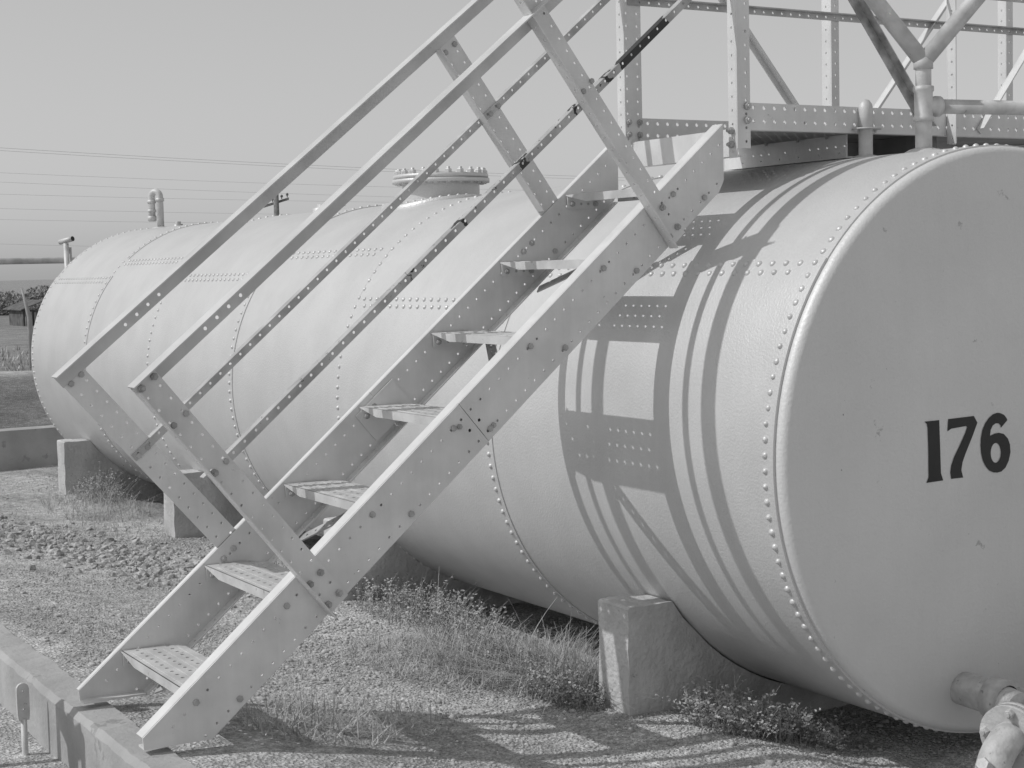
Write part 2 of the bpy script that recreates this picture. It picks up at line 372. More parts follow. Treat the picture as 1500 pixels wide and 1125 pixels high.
six=[(1225,325),(1215,300),(1185,262),(1140,240),(1100,236)]+[(1050,250),(1000,290),(955,350),(920,430),(902,520),(897,610),(905,700),(925,785),(960,855),(1005,905),(1055,928),(1100,932),(1150,922),(1200,880),(1240,800),(1262,700),(1255,610),(1230,540),(1180,485),(1120,468),(1065,475),(1010,500),(1020,430),(1045,380),(1080,357),(1115,358),(1138,378),(1145,410)]
glyph(gp(six),[gp(ell(1080,700,62,116,0,354,20))])
# manhole on top
mh=MB(); c=Vector((0,3.12,0)); zt=ZC+RT
mh.lathe((0,3.12,zt-.12),(0,0,1),[(0,.168),(.195,.168)],40)
neck=mh.build('manhole_neck',M['tank'],tank)
m=MB(); m.lathe((0,3.12,zt+.072),(0,0,1),[(0,.165),(0,.212),(.018,.212),(.018,.165)],48); fl=m.build('flange',M['tank'],neck)
m=MB(); m.lathe((0,3.12,zt+.092),(0,0,1),[(0,0),(0,.207),(.016,.207),(.020,.19),(.022,0)],48); m.build('cover_plate',M['tank'],neck)
m=BS_()
for k_ in range(22):
    a=2*math.pi*k_/22+.1; x,y=.189*math.cos(a),3.12+.189*math.sin(a)
    m.hexbolt((x,y,zt+.108),(0,0,1),.016,.018,rot=k_); m.hexbolt((x,y,zt+.072),(0,0,-1),.011,.006,stud=False)
m.build('bolts',M['tank'],neck)
m=MB()   # reinforcing pad lying on the shell round the neck
def padpt(r,a,h=.0):
    x=r*math.cos(a); y=3.12+r*math.sin(a); return Vector((x,y,ZC+math.sqrt((RT+.013+h)**2-x*x)))
A=[[m.bm.verts.new(padpt(r,2*math.pi*k_/48,hh)) for k_ in range(48)] for r,hh in ((.165,0),(.20,0),(.235,0),(.262,0),(.262,-.02))]
for q,w_ in zip(A,A[1:]):
    for k_ in range(48): f=m.bm.faces.new([q[k_],q[(k_+1)%48],w_[(k_+1)%48],w_[k_]]); f.smooth=True
for k_ in range(36):
    P=padpt(.222,2*math.pi*k_/36); m.rivet(P,(P-Vector((0,P.y,ZC))).normalized(),.0085,.007)
m.build('reinforcing_pad',M['tank'],tank)
# small fittings on the crest
m=MB(); zt2=ZC+RT+.004
m.lathe((-.05,4.25,zt2-.02),(0,0,1),[(0,.05),(.03,.05),(.035,.03),(.05,.028),(.05,0)],20); m.box(-.03,.06,4.22,4.26,zt2+.02,zt2+.035); m.build('gauge_hatch',M['tank'],tank)
m=MB(); m.lathe((-.02,6.45,zt2-.02),(0,0,1),[(0,.03),(.03,.03),(.03,.018),(.045,.018),(.045,0)],14); m.build('plug',M['bolt'],tank)
# gooseneck vent near the far end
m=MB(); P0=Vector((-.01,6.80,zt2-.02)); pts=[P0,P0+Vector((0,0,.20))]
dv=Vector((-.075,.10,0)).normalized(); rb=.031
for k_ in range(0,9):
    a=math.pi*k_/8; pts.append(P0+Vector((0,0,.215))+dv*(rb-rb*math.cos(a))+Vector((0,0,rb*math.sin(a))))
e=P0+dv*2*rb; pts+= [e+Vector((0,0,.17)),e+Vector((0,0,.06))]
m.tube(pts,.0215,16)
gn=m.build('gooseneck_vent',M['galv'],tank)
for P,h in ((P0+Vector((0,0,.185)),.02),(e+Vector((0,0,.175)),.02),(e+Vector((0,0,.065)),.03),(e+Vector((0,0,.12)),.015)):
    m=MB(); m.lathe(P,(0,0,1),[(0,.02),(0,.027),(h,.027),(h,.02)],18); m.build('coupling',M['galv'],gn)
m=MB(); m.lathe(P0,(0,0,1),[(0,.06),(.022,.05),(.026,.024)],20); m.build('base_collar',M['galv'],gn)
# short capped vent near the near end
m=MB(); B=Vector((0,.506,zt-.01)); r=.0225
m.lathe(B,(0,0,1),[(0,r*.92),(.098,r*.92),(.10,r),(.150,r),(.166,r*.86),(.178,r*.5),(.182,0)],20)
cv=m.build('capped_vent_pipe',M['galv'],tank)
m=MB(); m.lathe(B+Vector((0,0,.092)),(0,0,1),[(0,.02),(0,.047),(.004,.047),(.004,.02)],28); m.lathe(B,(0,0,1),[(0,.045),(.014,.036),(.018,.021)],20)
m.hexbolt(B+Vector((.04,0,.093)),(0,0,-1),.006,.006); m.hexbolt(B+Vector((-.04,0,.093)),(0,0,-1),.006,.006)
m.build('flange_disc',M['galv'],cv)
# outlet stub low on the near head
m=MB(); a0=Vector((-.185,.06,.125)); m.tube([a0,a0+Vector((-.02,-.22,-.0)),a0+Vector((-.02,-.30,-.012))],.045,20)
m.lathe(a0+Vector((-.018,-.215,0)),(0,-1,-.05),[(0,.045),(0,.056),(.05,.056),(.05,.045)],20)
m.build('outlet_stub',M['cast'],tank)
# ------------------------------------------------------------------ riser pipe with forked top
zt=ZC+RT; Pr=Vector((0,.274,zt-.01))
riser=thing('riser_pipe',Pr,'silver forked riser pipe rising from the near end of the tank top','pipe')
rr=.0245
m=MB(); m.lathe(Pr,(0,0,1),[(0,rr*.96),(.11,rr*.96)],24); m.lathe(Pr+Vector((0,0,.17)),(0,0,1),[(0,rr*.9),(.095,rr*.9)],24); m.build('pipe',M['galv'],riser)
m=MB(); m.lathe(Pr+Vector((0,0,.095)),(0,0,1),[(0,rr*.9),(0,rr*1.15),(.012,rr*1.18),(.016,rr*1.05),(.08,rr*1.05),(.086,rr*1.2),(.098,rr*1.18),(.10,rr*.9)],24)
dirR=Vector((1,-.16,.0)).normalized(); tc=Pr+Vector((0,0,.138))
m.lathe(tc,dirR,[(0,rr),(.036,rr),(.038,rr*1.2),(.052,rr*1.2),(.055,rr*.9)],22); m.build('tee_fitting',M['galv'],riser)
m=MB(); m.tube([tc+dirR*.04,tc+dirR*1.6],.0205,20); m.build('side_pipe',M['galv'],riser)
fk=Pr+Vector((0,0,.262))
ux=Vector((.856,-.517,0)); 
dl=(-ux*.62+Vector((0,0,.80))).normalized(); dr=(ux*.66+Vector((0,0,.76))).normalized()
m=MB(); m.lathe(fk-Vector((0,0,.02)),(0,0,1),[(0,rr*.9),(.0,rr*1.12),(.02,rr*1.1),(.03,rr*.95),(.045,rr*.5)],22)
m.tube([fk,fk+dl*.75],.0235,20); m.build('branch_pipe',M['galv'],riser)
m=MB(); m.tube([fk,fk+dr*.75],.0235,20); m.build('branch_pipe',M['galv'],riser)
m=MB(); m.lathe(Pr-Vector((0,0,.004)),(0,0,1),[(0,.07),(.012,.055),(.02,.04),(.024,.023)],28)
for v in m.bm.verts: v.co+=Vector((rnd.uniform(-.003,.003),rnd.uniform(-.003,.003),rnd.uniform(-.002,.002)))
m.build('weld_collar',M['tank'],riser)
# ------------------------------------------------------------------ flanged elbow pipe in the near right corner
El=Vector((-.44,-.33,0)); elbow=thing('elbow_pipe',(-.43,-.33,-.05),'silver flanged elbow pipe rising from gravel below the tank head','pipe')
m=MB(); eb=Vector((-.462,-.382,-.002)); pts=[eb+Vector((-.05,-.03,-.14)),eb+Vector((-.012,-.008,-.02))]
for k_ in range(0,8):
    a=R_(90*k_/7); pts.append(eb+Vector((.115*(1-math.cos(a)),0.03*(1-math.cos(a)),.10*math.sin(a))))
m.tube(pts,.041,28); m.build('elbow',M['cast'],elbow)
fe=pts[-1]; fd=(pts[-1]-pts[-2]).normalized()
m=MB(); m.lathe(fe-fd*.02,fd,[(0,.04),(0,.080),(.016,.080),(.016,.0)],40); m.lathe(fe+fd*.002,fd,[(0,.04),(0,.080),(.016,.080),(.016,.0)],40); m.tube([fe,fe+fd*.6],.041,24); m.build('flange',M['cast'],elbow)
m=BS_()
for k_ in range(4):
    a=2*math.pi*k_/4+.9; o_=fd.orthogonal().normalized(); b_=fd.cross(o_)
    m.hexbolt(fe-fd*.02+.064*(math.cos(a)*o_+math.sin(a)*b_),-fd,.012,.014,stud=True)
m.hexbolt(eb+Vector((-.028,-.012,.055)),(-.75,-.35,.55),.019,.036,rot=.3,stud=False)
m.build('bolts',M['cast'],elbow)
m=MB(); m.box(-.515,-.455,-.47,-.41,.255,.30); m.lathe((-.485,-.44,.10),(0,0,1),[(0,.015),(.16,.015)],12); m.lathe((-.485,-.44,.295),(0,0,1),[(0,.02),(.02,.02),(.02,0)],8)
# ------------------------------------------------------------------ concrete saddle piers
XP,HP,WP=-.815,.3096,.148
def pier_mesh():
    m=MB(); R2=RT+.006
    prof=[]  # in x,z ; from left outer bottom up and along the saddle to the right
    xt=-math.sqrt(R2**2-(ZC-HP)**2)
    prof=[(XP-.004,-.16),(XP,HP-.006),(XP+.006,HP)]
    a0=math.degrees(math.atan2(HP-ZC,xt))%360; a1=540-a0
    pts=[]
    for k_ in range(25):
        a=R_(a0+(a1-a0)*k_/24); pts.append((R2*math.cos(a),ZC+R2*math.sin(a)))
    prof+=pts+[(-XP-.006,HP),(-XP,HP-.006),(-XP+.004,-.16)]
    A=[m.bm.verts.new((x,0,z)) for x,z in prof]; B=[m.bm.verts.new((x,WP,z)) for x,z in prof]
    n=len(prof); V2=[Vector(p) for p in prof]
    V,E,F,_,_,_=delaunay_2d_cdt(V2,[(i,(i+1)%n) for i in range(n)],[],0,1e-7)
    for t in F:
        cx=sum(V[i].x for i in t)/3; cy=sum(V[i].y for i in t)/3
        if inpoly(cx,cy,prof,0): m.bm.faces.new([A[i] for i in t]); m.bm.faces.new([B[i] for i in reversed(t)])
    for i in range(n): m.bm.faces.new([A[i],A[(i+1)%n],B[(i+1)%n],B[i]])
    return m
pm=pier_mesh()
bmesh.ops.subdivide_edges(pm.bm,edges=[e for e in pm.bm.edges if e.calc_length()>.12],cuts=7,use_grid_fill=True)
for v in pm.bm.verts:
    if v.co.x<-.35: v.co+=Vector((.004*noise.noise(v.co*14),.003*noise.noise(v.co*17+Vector((3,0,0))),.004*noise.noise(v.co*21) if v.co.z>.2 else 0))
po=pm.build('concrete_pier',M['concrete'])
PL=['pale concrete saddle pier nearest the camera, beside weeds under the near end of tank','concrete saddle pier second from the near end, mostly behind the stair stringer','concrete saddle pier third from the near end, seen below the far handrail post','concrete saddle pier under the far left end of the tank']
for i in range(4):
    o=po if i==0 else po.copy()
    if i: col.objects.link(o)
    o.location=(0,.6113+1.9026*i,0); tag(o,PL[i],'pier','concrete saddle piers under the tank')
# ------------------------------------------------------------------ stairway
YN,YF=1.1085,1.7069; CT,CB=1.352,1.1957; X0,Z0,A_,B_=-1.9306,.138,.2754,.2305
stair=thing('steel_stairway',st(-1.5,1.2,1.4),'steep perforated steel stairway with handrails leaning over the tank side','stairs')
PIT=.0445; S0=-1.483
def stw(s,n,w): return st(s,n,w)
def sx(x,z): return x*CS+z*SN
def sZ(x,z): return z*CS-x*SN
def stringer(Y0,Y1,near):
    m=MB()
    low=[(-2.061,.003),(-1.871,.0)]
    bl=[(sx(*p),sZ(*p)) for p in low]; 
    xe=-.05
    ze=(CB+xe*SN)/CS; zt_=(CT+xe*SN)/CS
    topx=-2.063; ztl=(CT+topx*SN)/CS
    s_b=(sx(xe,ze+.0),CB); poly_all=[bl[0],bl[1],(sx(xe-.02,(CB+(xe-.02)*SN)/CS),CB),(sx(xe,ze+.02),sZ(xe,ze+.02)),(sx(xe,zt_),CT),(sx(topx,ztl),CT)]
    sp=-.256
    holes=[]
    for k_ in range(0,62):
        s=S0+k_*PIT
        holes+=[(s,1.311,.0043),(s,1.221,.0043)]
        if -.32<s<-.2: holes.append((s,1.2665,.0052))
    # two lengths butted at the splice
    pa=[bl[0],bl[1],(sp-.0012,CB),(sp-.0012,CT),(sx(topx,ztl),CT)]
    pb=[(sp+.0012,CB),poly_all[2],poly_all[3],poly_all[4],(sp+.0012,CT)]
    m.plate(pa,holes,stw,Y0,Y1); m.plate(pb,holes,stw,Y0+.0012,Y1+.0012)
    sa,sb=sx(topx,ztl),poly_all[4][0]
    if near:
        m.fbox(stw,sa,sb,CT-.005,CT+.0005,Y1+.0015,Y1+.050)
        m.fbox(stw,bl[1][0],s_b[0]-.04,CB,CB+.005,Y1+.0015,Y1+.041)
        m.quadbox([tx(-2.061,Y1,.003),tx(-1.871,Y1,0),tx(-1.871,Y1+.04,0),tx(-2.061,Y1+.04,.003),tx(-2.061,Y1,.009),tx(-1.871,Y1,.006),tx(-1.871,Y1+.04,.006),tx(-2.061,Y1+.04,.009)])
    else:
        m.fbox(stw,sa,sb,CT-.005,CT+.0005,Y1+.0015,Y1+.022)
        hl=[(S0+k_*PIT,Y0-.021,.0045) for k_ in range(62)]
        m.plate([(bl[1][0],Y0-.0375),(s_b[0]-.04,Y0-.0375),(s_b[0]-.04,Y0-.0005),(bl[1][0],Y0-.0005)],hl,lambda u,v,w_: st(u,w_,v),CB,CB+.005)
        m.quadbox([tx(-2.061,Y0-.04,.003),tx(-1.871,Y0-.04,0),tx(-1.871,Y0,0),tx(-2.061,Y0,.003),tx(-2.061,Y0-.04,.009),tx(-1.871,Y0-.04,.006),tx(-1.871,Y0,.006),tx(-2.061,Y0,.009)])
    # splice plate behind
    m.fbox(stw,sp-.09,sp+.09,CB+.02,CT-.02,Y1+.003 if near else Y0-.006,Y1+.007 if near else Y0-.002)
    so_=m.build('stringer',M['steel'],stair)
    b=BS_(); yy=Y0-.0 if near else Y0; N=Vector((0,-1,0))
    for i in range(7):
        si=(X0+i*A_)*CS+(Z0+i*B_)*SN
        if near:
            b.hexbolt(st(si-.003,1.311,Y0),N,.0085,.006,rot=.3*i,stud=False); b.hexbolt(st(si+.087,1.222,Y0),N,.0085,.006,rot=.5*i,stud=False)
    if near:
        for ds in (-.022,.022):
            b.hexbolt(st(sp+ds*2.,1.30 if ds<0 else 1.222,Y0),N,.0075,.006,rot=ds*40)
    else:
        for s_,n_ in ((-.275,1.31),(-.235,1.225),(.50,1.31),(.545,1.31),(.60,1.226),(-.93,1.315),(-.975,1.315)): b.hexbolt(st(s_,n_,Y0),N,.0085,.007,rot=s_*9)
    b.build('bolts',M['bolt'],so_)
    return so_
stringer(YN-.0,YN+.005,True); stringer(YF-.0,YF+.005,False)
# treads: perforated channel, flanges down
TD=.185
def tread(i):
    x0,z0=X0+i*A_,Z0+i*B_
    m=MB(); f=lambda u,v,w_: tx(x0+u,v,z0+w_)
    ya,yb=YN+.009,YF-.003
    hl=[]
    k_=0; y=ya+.03
    while y<yb-.02:
        for r_ in (.045,.092,.139): hl.append((r_,y+(.0222 if r_==.092 else 0),.0068))
        y+=PIT
    poly=[(.001,ya),(TD-.001,ya),(TD-.001,yb-.055),(TD-.05,yb),(.001,yb)]
    m.plate(poly,hl,f,-.004,0.)
    fh=.027
    # front flange with its ends cut to a taper
    def flange(u0,u1):
        P=[(ya,-.0),(yb,-.0),(yb,-.004),(yb-.12,-fh),(ya+.07,-fh),(ya,-.022)]
        a=[m.bm.verts.new(f(u0,y_,z_)) for y_,z_ in P]; b=[m.bm.verts.new(f(u1,y_,z_)) for y_,z_ in P]
        m.bm.faces.new(a); m.bm.faces.new(list(reversed(b)))
        for q in range(6): m.bm.faces.new([a[q],a[(q+1)%6],b[(q+1)%6],b[q]])
    flange(0,.0045); 
    P=lambda: None
    m.fbox(f,TD-.0055,TD-.001,ya+.02,yb-.06,-fh,-.0045)
    # raised ribs along the plate
    for r_ in (.022,.068,.115,.162): m.fbox(f,r_-.003,r_+.003,ya+.01,yb-.056,-.001,.0016)
    t=m.build('tread',M['tread'],stair)
    for Yw,sgn in ((YN+.005,1),(YF,-1)):
        b=MB(); b.fbox(f,.004,.142,Yw+sgn*.003,Yw+sgn*.008,-.049,-.006)
        b.fbox(f,.006,.14,Yw+sgn*.0085,Yw+sgn*.04,-.010,-.0055)
        br=b.build('bracket',M['steel'],t)
    c_=BS_()
    for u in (.022,.120): c_.hexbolt(f(u,YF-.008,-.032),(0,-1,0),.0085,.008,rot=u*30)
    for u in (.06,.09): c_.lathe(f(u,YF-.0083,-.032),(0,-1,0),[(0,.004),(.0012,.004),(.0012,0)],8)
    c_.build('bolts',M['bolt'],t)
for i in range(7): tread(i)
# flat straps bracing the stringers from below
def strap(s0,s1,y0=YF-.04,y1=YN+.045,n=CB-.004):
    m=MB(); a=Vector((s0,y0)); b=Vector((s1,y1)); d=(b-a).normalized(); q=Vector((-d.y,d.x)); wd=.018
    poly=[tuple(a+q*wd),tuple(a-q*wd),tuple(b-q*wd),tuple(b+q*wd)]
    L=(b-a).length; hl=[(a.x+d.x*t_,a.y+d.y*t_,.0042) for t_ in frange(.03,L-.02,PIT*.8)]
    m.plate(poly,hl,lambda u,v,w_: st(u,w_,v),n-.006,n-.001)
    m.build('cross_strap',M['strap'],stair)
strap(-.76,-.29); strap(.18,-.15); strap(.44,.79); strap(-1.4,-1.0)
# handrail posts: perforated angles
def post(sb,sw,nb,nt,Yf,two,lean,flY,near,bolts):
    """sb: left edge at the top, sw: width; lean: how far the foot is shifted"""
    m=MB(); f=lambda u,v,w_: st(u+lean*(nt-v)/(nt-nb),v,w_)
    hl=[]
    for k_ in range(40):
        n_=nt-.045-k_*PIT
        if n_<nb+.01: break
        hl+=[(sb+sw*.80,n_,.0042)]
        if two: hl+=[(sb+sw*.22,n_-.002,.0042)]
    m.plate([(sb,nb),(sb+sw,nb),(sb+sw,nt),(sb,nt)],hl,f,Yf-.0045,Yf-.0005)
    n0=nb if near else CT+.02
    hf=[(Yf-.024,n_,.0045) for n_ in frange(n0+.03,nt-.03,PIT)]
    m.plate([(Yf-.044,n0),(Yf-.005,n0),(Yf-.005,nt-.012),(Yf-.044,nt-.012)],hf,lambda u,v,w_: f(w_,v,u),sb-.0,sb+.0035)
    p_=m.build('handrail_post',M['steel'],stair)
    b=BS_()
    for s_,n_,kind in bolts: b.hexbolt(st(s_,n_,Yf-.0045),(0,-1,0),(.0092 if kind else .0078),(.010 if kind else .005),rot=s_*7,stud=kind)
    b.build('bolts',M['bolt'],p_)
post(-.948,.080,1.196,2.066,YN-.001,1,-.018,0,True,[(-.882,2.052,1),(-.928,2.052,1),(-.884,1.917,0),(-.93,1.917,0),(-.89,1.741,0),(-.935,1.742,1),(-.903,1.309,1),(-.947,1.308,1),(-.903,1.223,1),(-.948,1.223,1)])
post(.693,.078,1.190,2.30,YN-.001,0,-.058,0,True,[(.70,1.77,0),(.745,1.775,0),(.695,1.31,1),(.70,1.225,1),(.655,1.222,1)])
def farpost(sb,sw,nt,lean,left):
    m=MB(); nb=1.21; Yf=YF+.011; f=lambda u,v,w_: st(u+lean*(nt-v)/(nt-1.36),v,w_)
    hl=[]
    for k_ in range(40):
        n_=nt-.065-k_*PIT
        if n_<nb+.01: break
        hl+=[(sb+sw*.78,n_,.0043),(sb+sw*.28,n_-.02,.0043)]
    m.plate([(sb,nb),(sb+sw,nb),(sb+sw,nt),(sb,nt)],hl,f,Yf-.0045,Yf-.0005)
    if left: m.fbox(f,sb,sb+.0035,CT+.02,nt-.012,Yf-.044,Yf-.005)
    p_=m.build('handrail_post',M['steel'],stair)
    b=BS_()
    for s_,n_ in ((sb+sw*.78,nt-.04),(sb+sw*.28,nt-.04),(sb+sw*.3,1.745),(sb+sw*.75,1.745)): b.hexbolt(st(s_,n_,Yf-.0045),(0,-1,0),.0085,.007,rot=s_*7,stud=False)
    b.build('bolts',M['bolt'],p_)
farpost(-.974,.082,2.088,.008,False); farpost(.685,.093,2.045,-.045,True)
SE=1.64
def toprail(Y,n0a,n0b,sa,hgt,holes,ytop):
    m=MB(); f=lambda u,v,w_: st(u,v+(n0a+(n0b-n0a)*(u-sa)/(.85-sa)),w_)
    m.plate([(sa,-hgt),(SE,-hgt),(SE,-.004),(sa,-.004)],[(s_,-hgt+.017,.0055) for s_ in holes],f,Y,Y+.004)
    m.fbox(f,sa-.003,SE,-.004,0.,Y-.055,Y+.004)
    m.build('top_rail',M['rail'],stair)
hs=[-.552-PIT*k_ for k_ in range(4)]
toprail(YN+.0005,2.079,2.066,-.948,.046,[-.552,-.598,-.643,-.688,1.2,1.25],0)
toprail(YF+.0015,2.104,2.075,-.977,.049,[-.572,-.618,-.664,-.711,1.2,1.25],0)
def midrail(Y,n0,sa,material):
    m=MB(); hl=[(s_,n0-.010,.0046) for s_ in frange(.211-PIT*26,1.4,PIT) if s_>sa+.01]
    m.plate([(sa,n0-.024),(1.42,n0-.024),(1.42,n0),(sa,n0)],hl,stw,Y,Y+.003)
    m.fbox(stw,sa,1.42,n0-.0035,n0+.0,Y+.0032,Y+.030)
    m.build('mid_rail',material,stair)
midrail(YN+.0005,1.751,-.965,M['chipped']); midrail(YF+.0015,1.762,-.965,M['strap'])
# ------------------------------------------------------------------ walkway over the tank
walk=thing('steel_walkway',tx(0.5,1.4,1.70),'overhead perforated steel walkway with braced railing crossing the tank top','walkway')
YA,YB=1.0895,1.7075    # near and far sides
def wpost(X,Y,z0,z1,w_,fl,cols,name='railing_post',flsign=1,zf=None):
    m=MB(); hl=[]
    for z in frange(z0+.022,z1,PIT):
        for c_ in cols: hl.append((X+c_,z,.0050))
    m.plate([(X,z0),(X+w_,z0),(X+w_,z1),(X,z1)],hl,lambda u,v,q: tx(u,q,v),Y-.004,Y)
    zf=z0 if zf is None else zf
    y0,y1=(Y+.0005,Y+fl) if flsign>0 else (Y-fl,Y-.0045)
    m.plate([(y0,zf),(y1,zf),(y1,z1),(y0,z1)],[((y0+y1)/2,z,.0045) for z in frange(zf+.02,z1,PIT)],lambda u,v,q: tx(q,u,v),X,X+.004)
    return m.build(name,M['steel'],walk)
p1=wpost(-.017,YB,1.70,2.68,.075,.042,(.012,.058))
p2=wpost(-.012,YA-.004,1.642,2.68,.054,.042,(.037,),zf=1.612)
p3=wpost(.970,YB,1.70,2.68,.040,.05,(.022,))
p4=wpost(.948,YA-.004,1.672,2.68,.040,.042,(.02,),flsign=-1)
wpost(1.93,YA-.004,1.672,2.68,.04,.042,(.02,)); wpost(1.95,YB,1.70,2.68,.04,.042,(.02,))
b=BS_()
for z in (1.778,1.733): b.hexbolt(tx(.025,YA-.008,z),(0,-1,0),.011,.012); 
for z in (1.70,1.655): b.hexbolt(tx(-.012,YA+.018,z),(-1,0,0),.010,.014)
b.build('bolts',M['bolt'],p2)
b=BS_()
for z in (1.781,1.737):
    for x in (-.003,.044): b.hexbolt(tx(x,YB-.0045,z),(0,-1,0),.0095,.009)
b.build('bolts',M['bolt'],p1)
def toe(Y,z0,z1,zr,x0,x1,hx0):
    m=MB(); hl=[]
    for x in frange(hx0,x1-.01,PIT): hl+=[(x,z,.0068) for z in zr]
    m.plate([(x0,z0),(x1,z0),(x1,z1),(x0,z1)],hl,lambda u,v,q: tx(u,q,v),Y,Y+.005)
    m.fbox(lambda u,v,q: tx(u,q,v),x0,x1,z0,z0+.004,Y+.0055,Y+.035)
    m.build('toe_board',M['steel'],walk)
toe(YA,1.702,1.791,(1.776,1.731),-.008,2.3,.063); toe(YB+.0005,1.710,1.797,(1.779,1.736),-.013,2.3,-.003)
def brace(Y,xa,za,xb,zb,wd,material,lit):
    m=MB(); a=Vector((xa,za)); b=Vector((xb,zb)); d=(b-a).normalized(); q=Vector((-d.y,d.x))
    if q.y<0: q=-q
    f=lambda u,v,w_: tx(a.x+d.x*u+q.x*v,w_,a.y+d.y*u+q.y*v)
    L=(b-a).length
    m.fbox(f,0,L,0,wd,Y,Y+.004); m.fbox(f,0,L,wd-.004,wd,Y-.03,Y-.0005)
    m.build('diagonal_brace',material,walk)
brace(YB+.007,.06,2.66,.83,1.78,.024,M['steel'],1); brace(YB+.007,1.16,1.78,1.93,2.64,.03,M['steel'],1)
brace(YA-.006,.06,2.668,.835,1.712,.036,M['bare'],1); brace(YA-.006,1.12,1.712,1.90,2.64,.028,M['steel'],1)
m=MB(); f=lambda u,v,q: tx(u,q,v)
m.plate([(0.0,2.196),(2.3,2.196),(2.3,2.224),(0.0,2.224)],[(x,2.208,.005) for x in frange(.05,2.25,PIT)],f,YB-.009,YB-.0055); m.fbox(f,0,2.3,2.220,2.224,YB-.03,YB-.0095); m.build('mid_rail',M['strap'],walk)
m=MB(); m.plate([(0.0,2.196),(2.3,2.196),(2.3,2.224),(0.0,2.224)],[(x,2.208,.005) for x in frange(.05,2.25,PIT)],f,YA+.001,YA+.0045); m.build('mid_rail',M['strap'],walk)
for Y in (YA,YB):
    m=MB(); m.fbox(f,-.02,2.3,2.64,2.69,Y+.002,Y+.006); m.fbox(f,-.02,2.3,2.69,2.694,Y-.04,Y+.006); m.build('top_rail',M['steel'],walk)
m=MB(); hl=[(x,y,.0048) for x in frange(-.435,-.01,.0383) for y in frange(.55,1.03,.0383)]
m.plate([(-.4555,.535),(0.,.535),(0.,1.042),(-.4555,1.042)],hl,lambda u,v,q: Vector((u,v,q)),1.6435,1.6478); m.build('landing_plate',M['wood'],walk)
# deck planks (real coordinates)
rp=random.Random(9)
for k_ in range(4):
    y0=.532+k_*.128; m=MB(); n_=30
    x0,x1=.004,1.75+rp.uniform(-.02,.02)
    for j in range(1): m.box(x0,x1,y0,y0+.1255,1.6525,1.6625+rp.uniform(-.002,.002))
    m.build('deck_plank',M['wood'],walk)
m=MB(); m.box(-.462,-.456,.545,1.044,1.571,1.649); m.box(-.455,-.425,.545,1.044,1.571,1.576)
m.build('end_plate',M['steel'],walk)
m=MB(); P=lambda u,v,q: Vector((q,u,v))
m.plate([(.57,1.574),(1.143,1.574),(1.143,1.6515),(.57,1.6515)],[(y,1.590,.0025) for y in frange(.6,1.12,.09)],P,-.018,-.012)
m.box(-.0115,.03,.57,1.143,1.574,1.579); m.box(-.0115,.03,.57,1.143,1.6465,1.6515)
sb_=m.build('support_beam',M['steel'],walk)
b=BS_()
for y in (.64,.77,.92): b.hexbolt((-.03,y,1.6525),(0,0,-1),.009,.012); b.box(-.042,-.018,y-.012,y+.012,1.650,1.6533)
b.build('bolts',M['bolt'],sb_)
m=MB(); m.box(.33,.39,.60,1.10,1.56,1.6515); m.build('support_beam',M['wood'],walk)
# beams that carry the walkway beyond the tank
for x in (1.05,1.7):
    m=MB(); m.box(x,x+.05,.54,1.04,1.60,1.652); m.build('support_beam',M['steel'],walk)
# ------------------------------------------------------------------ unseen pipe stand left of the view, added for its kerb shadow; form guessed
vs_=thing('unseen_valve_stand',(-2.7,1.2,0),'unseen upright valve pipes left of the kerb, added to cast a branched shadow','pipe')
m=MB(); m.tube([(-2.7,1.31,-.1),(-2.7,1.31,.60)],.016,12); m.build('pipe',M['galv'],vs_)
m=MB(); m.tube([(-2.7,1.19,-.1),(-2.7,1.19,.79)],.022,12); m.build('pipe',M['galv'],vs_)
m=MB(); m.tube([(-2.7,1.09,-.1),(-2.7,1.09,.57)],.020,12); m.build('pipe',M['galv'],vs_)
m=MB(); m.tube([(-2.7,1.31,.60),(-2.7,1.19,.53),(-2.7,1.09,.57)],.03,12); m.lathe((-2.7,1.19,.46),(0,0,1),[(0,.02),(.02,.045),(.10,.05),(.13,.02)],16); m.build('valve_body',M['galv'],vs_)
# ------------------------------------------------------------------ gauge stake by the kerb
stake=thing('gauge_stake',(-2.335,1.27,0.0),'short painted marker stake with a rounded plate outside the kerb','stake')
m=MB(); m.tube([(-2.335,1.27,-.1),(-2.335,1.27,.10)],.0085,12); m.build('stem',M['galv'],stake)
m=MB(); f=lambda u,v,q: Vector((-2.335+u*.99-q*.1,1.27+q*1.0,.095+v))
poly=[(-.014,0),(.014,0),(.0165,.02),(.0165,.085)]+[(.0165*math.cos(R_(a)),.085+.0165*math.sin(R_(a))) for a in range(20,170,20)]+[(-.0165,.085),(-.0165,.02)]
m.plate(poly,[(0,.03,.003),(0,.08,.003)],f,-.004,.004); m.build('marker_plate',M['galv'],stake)
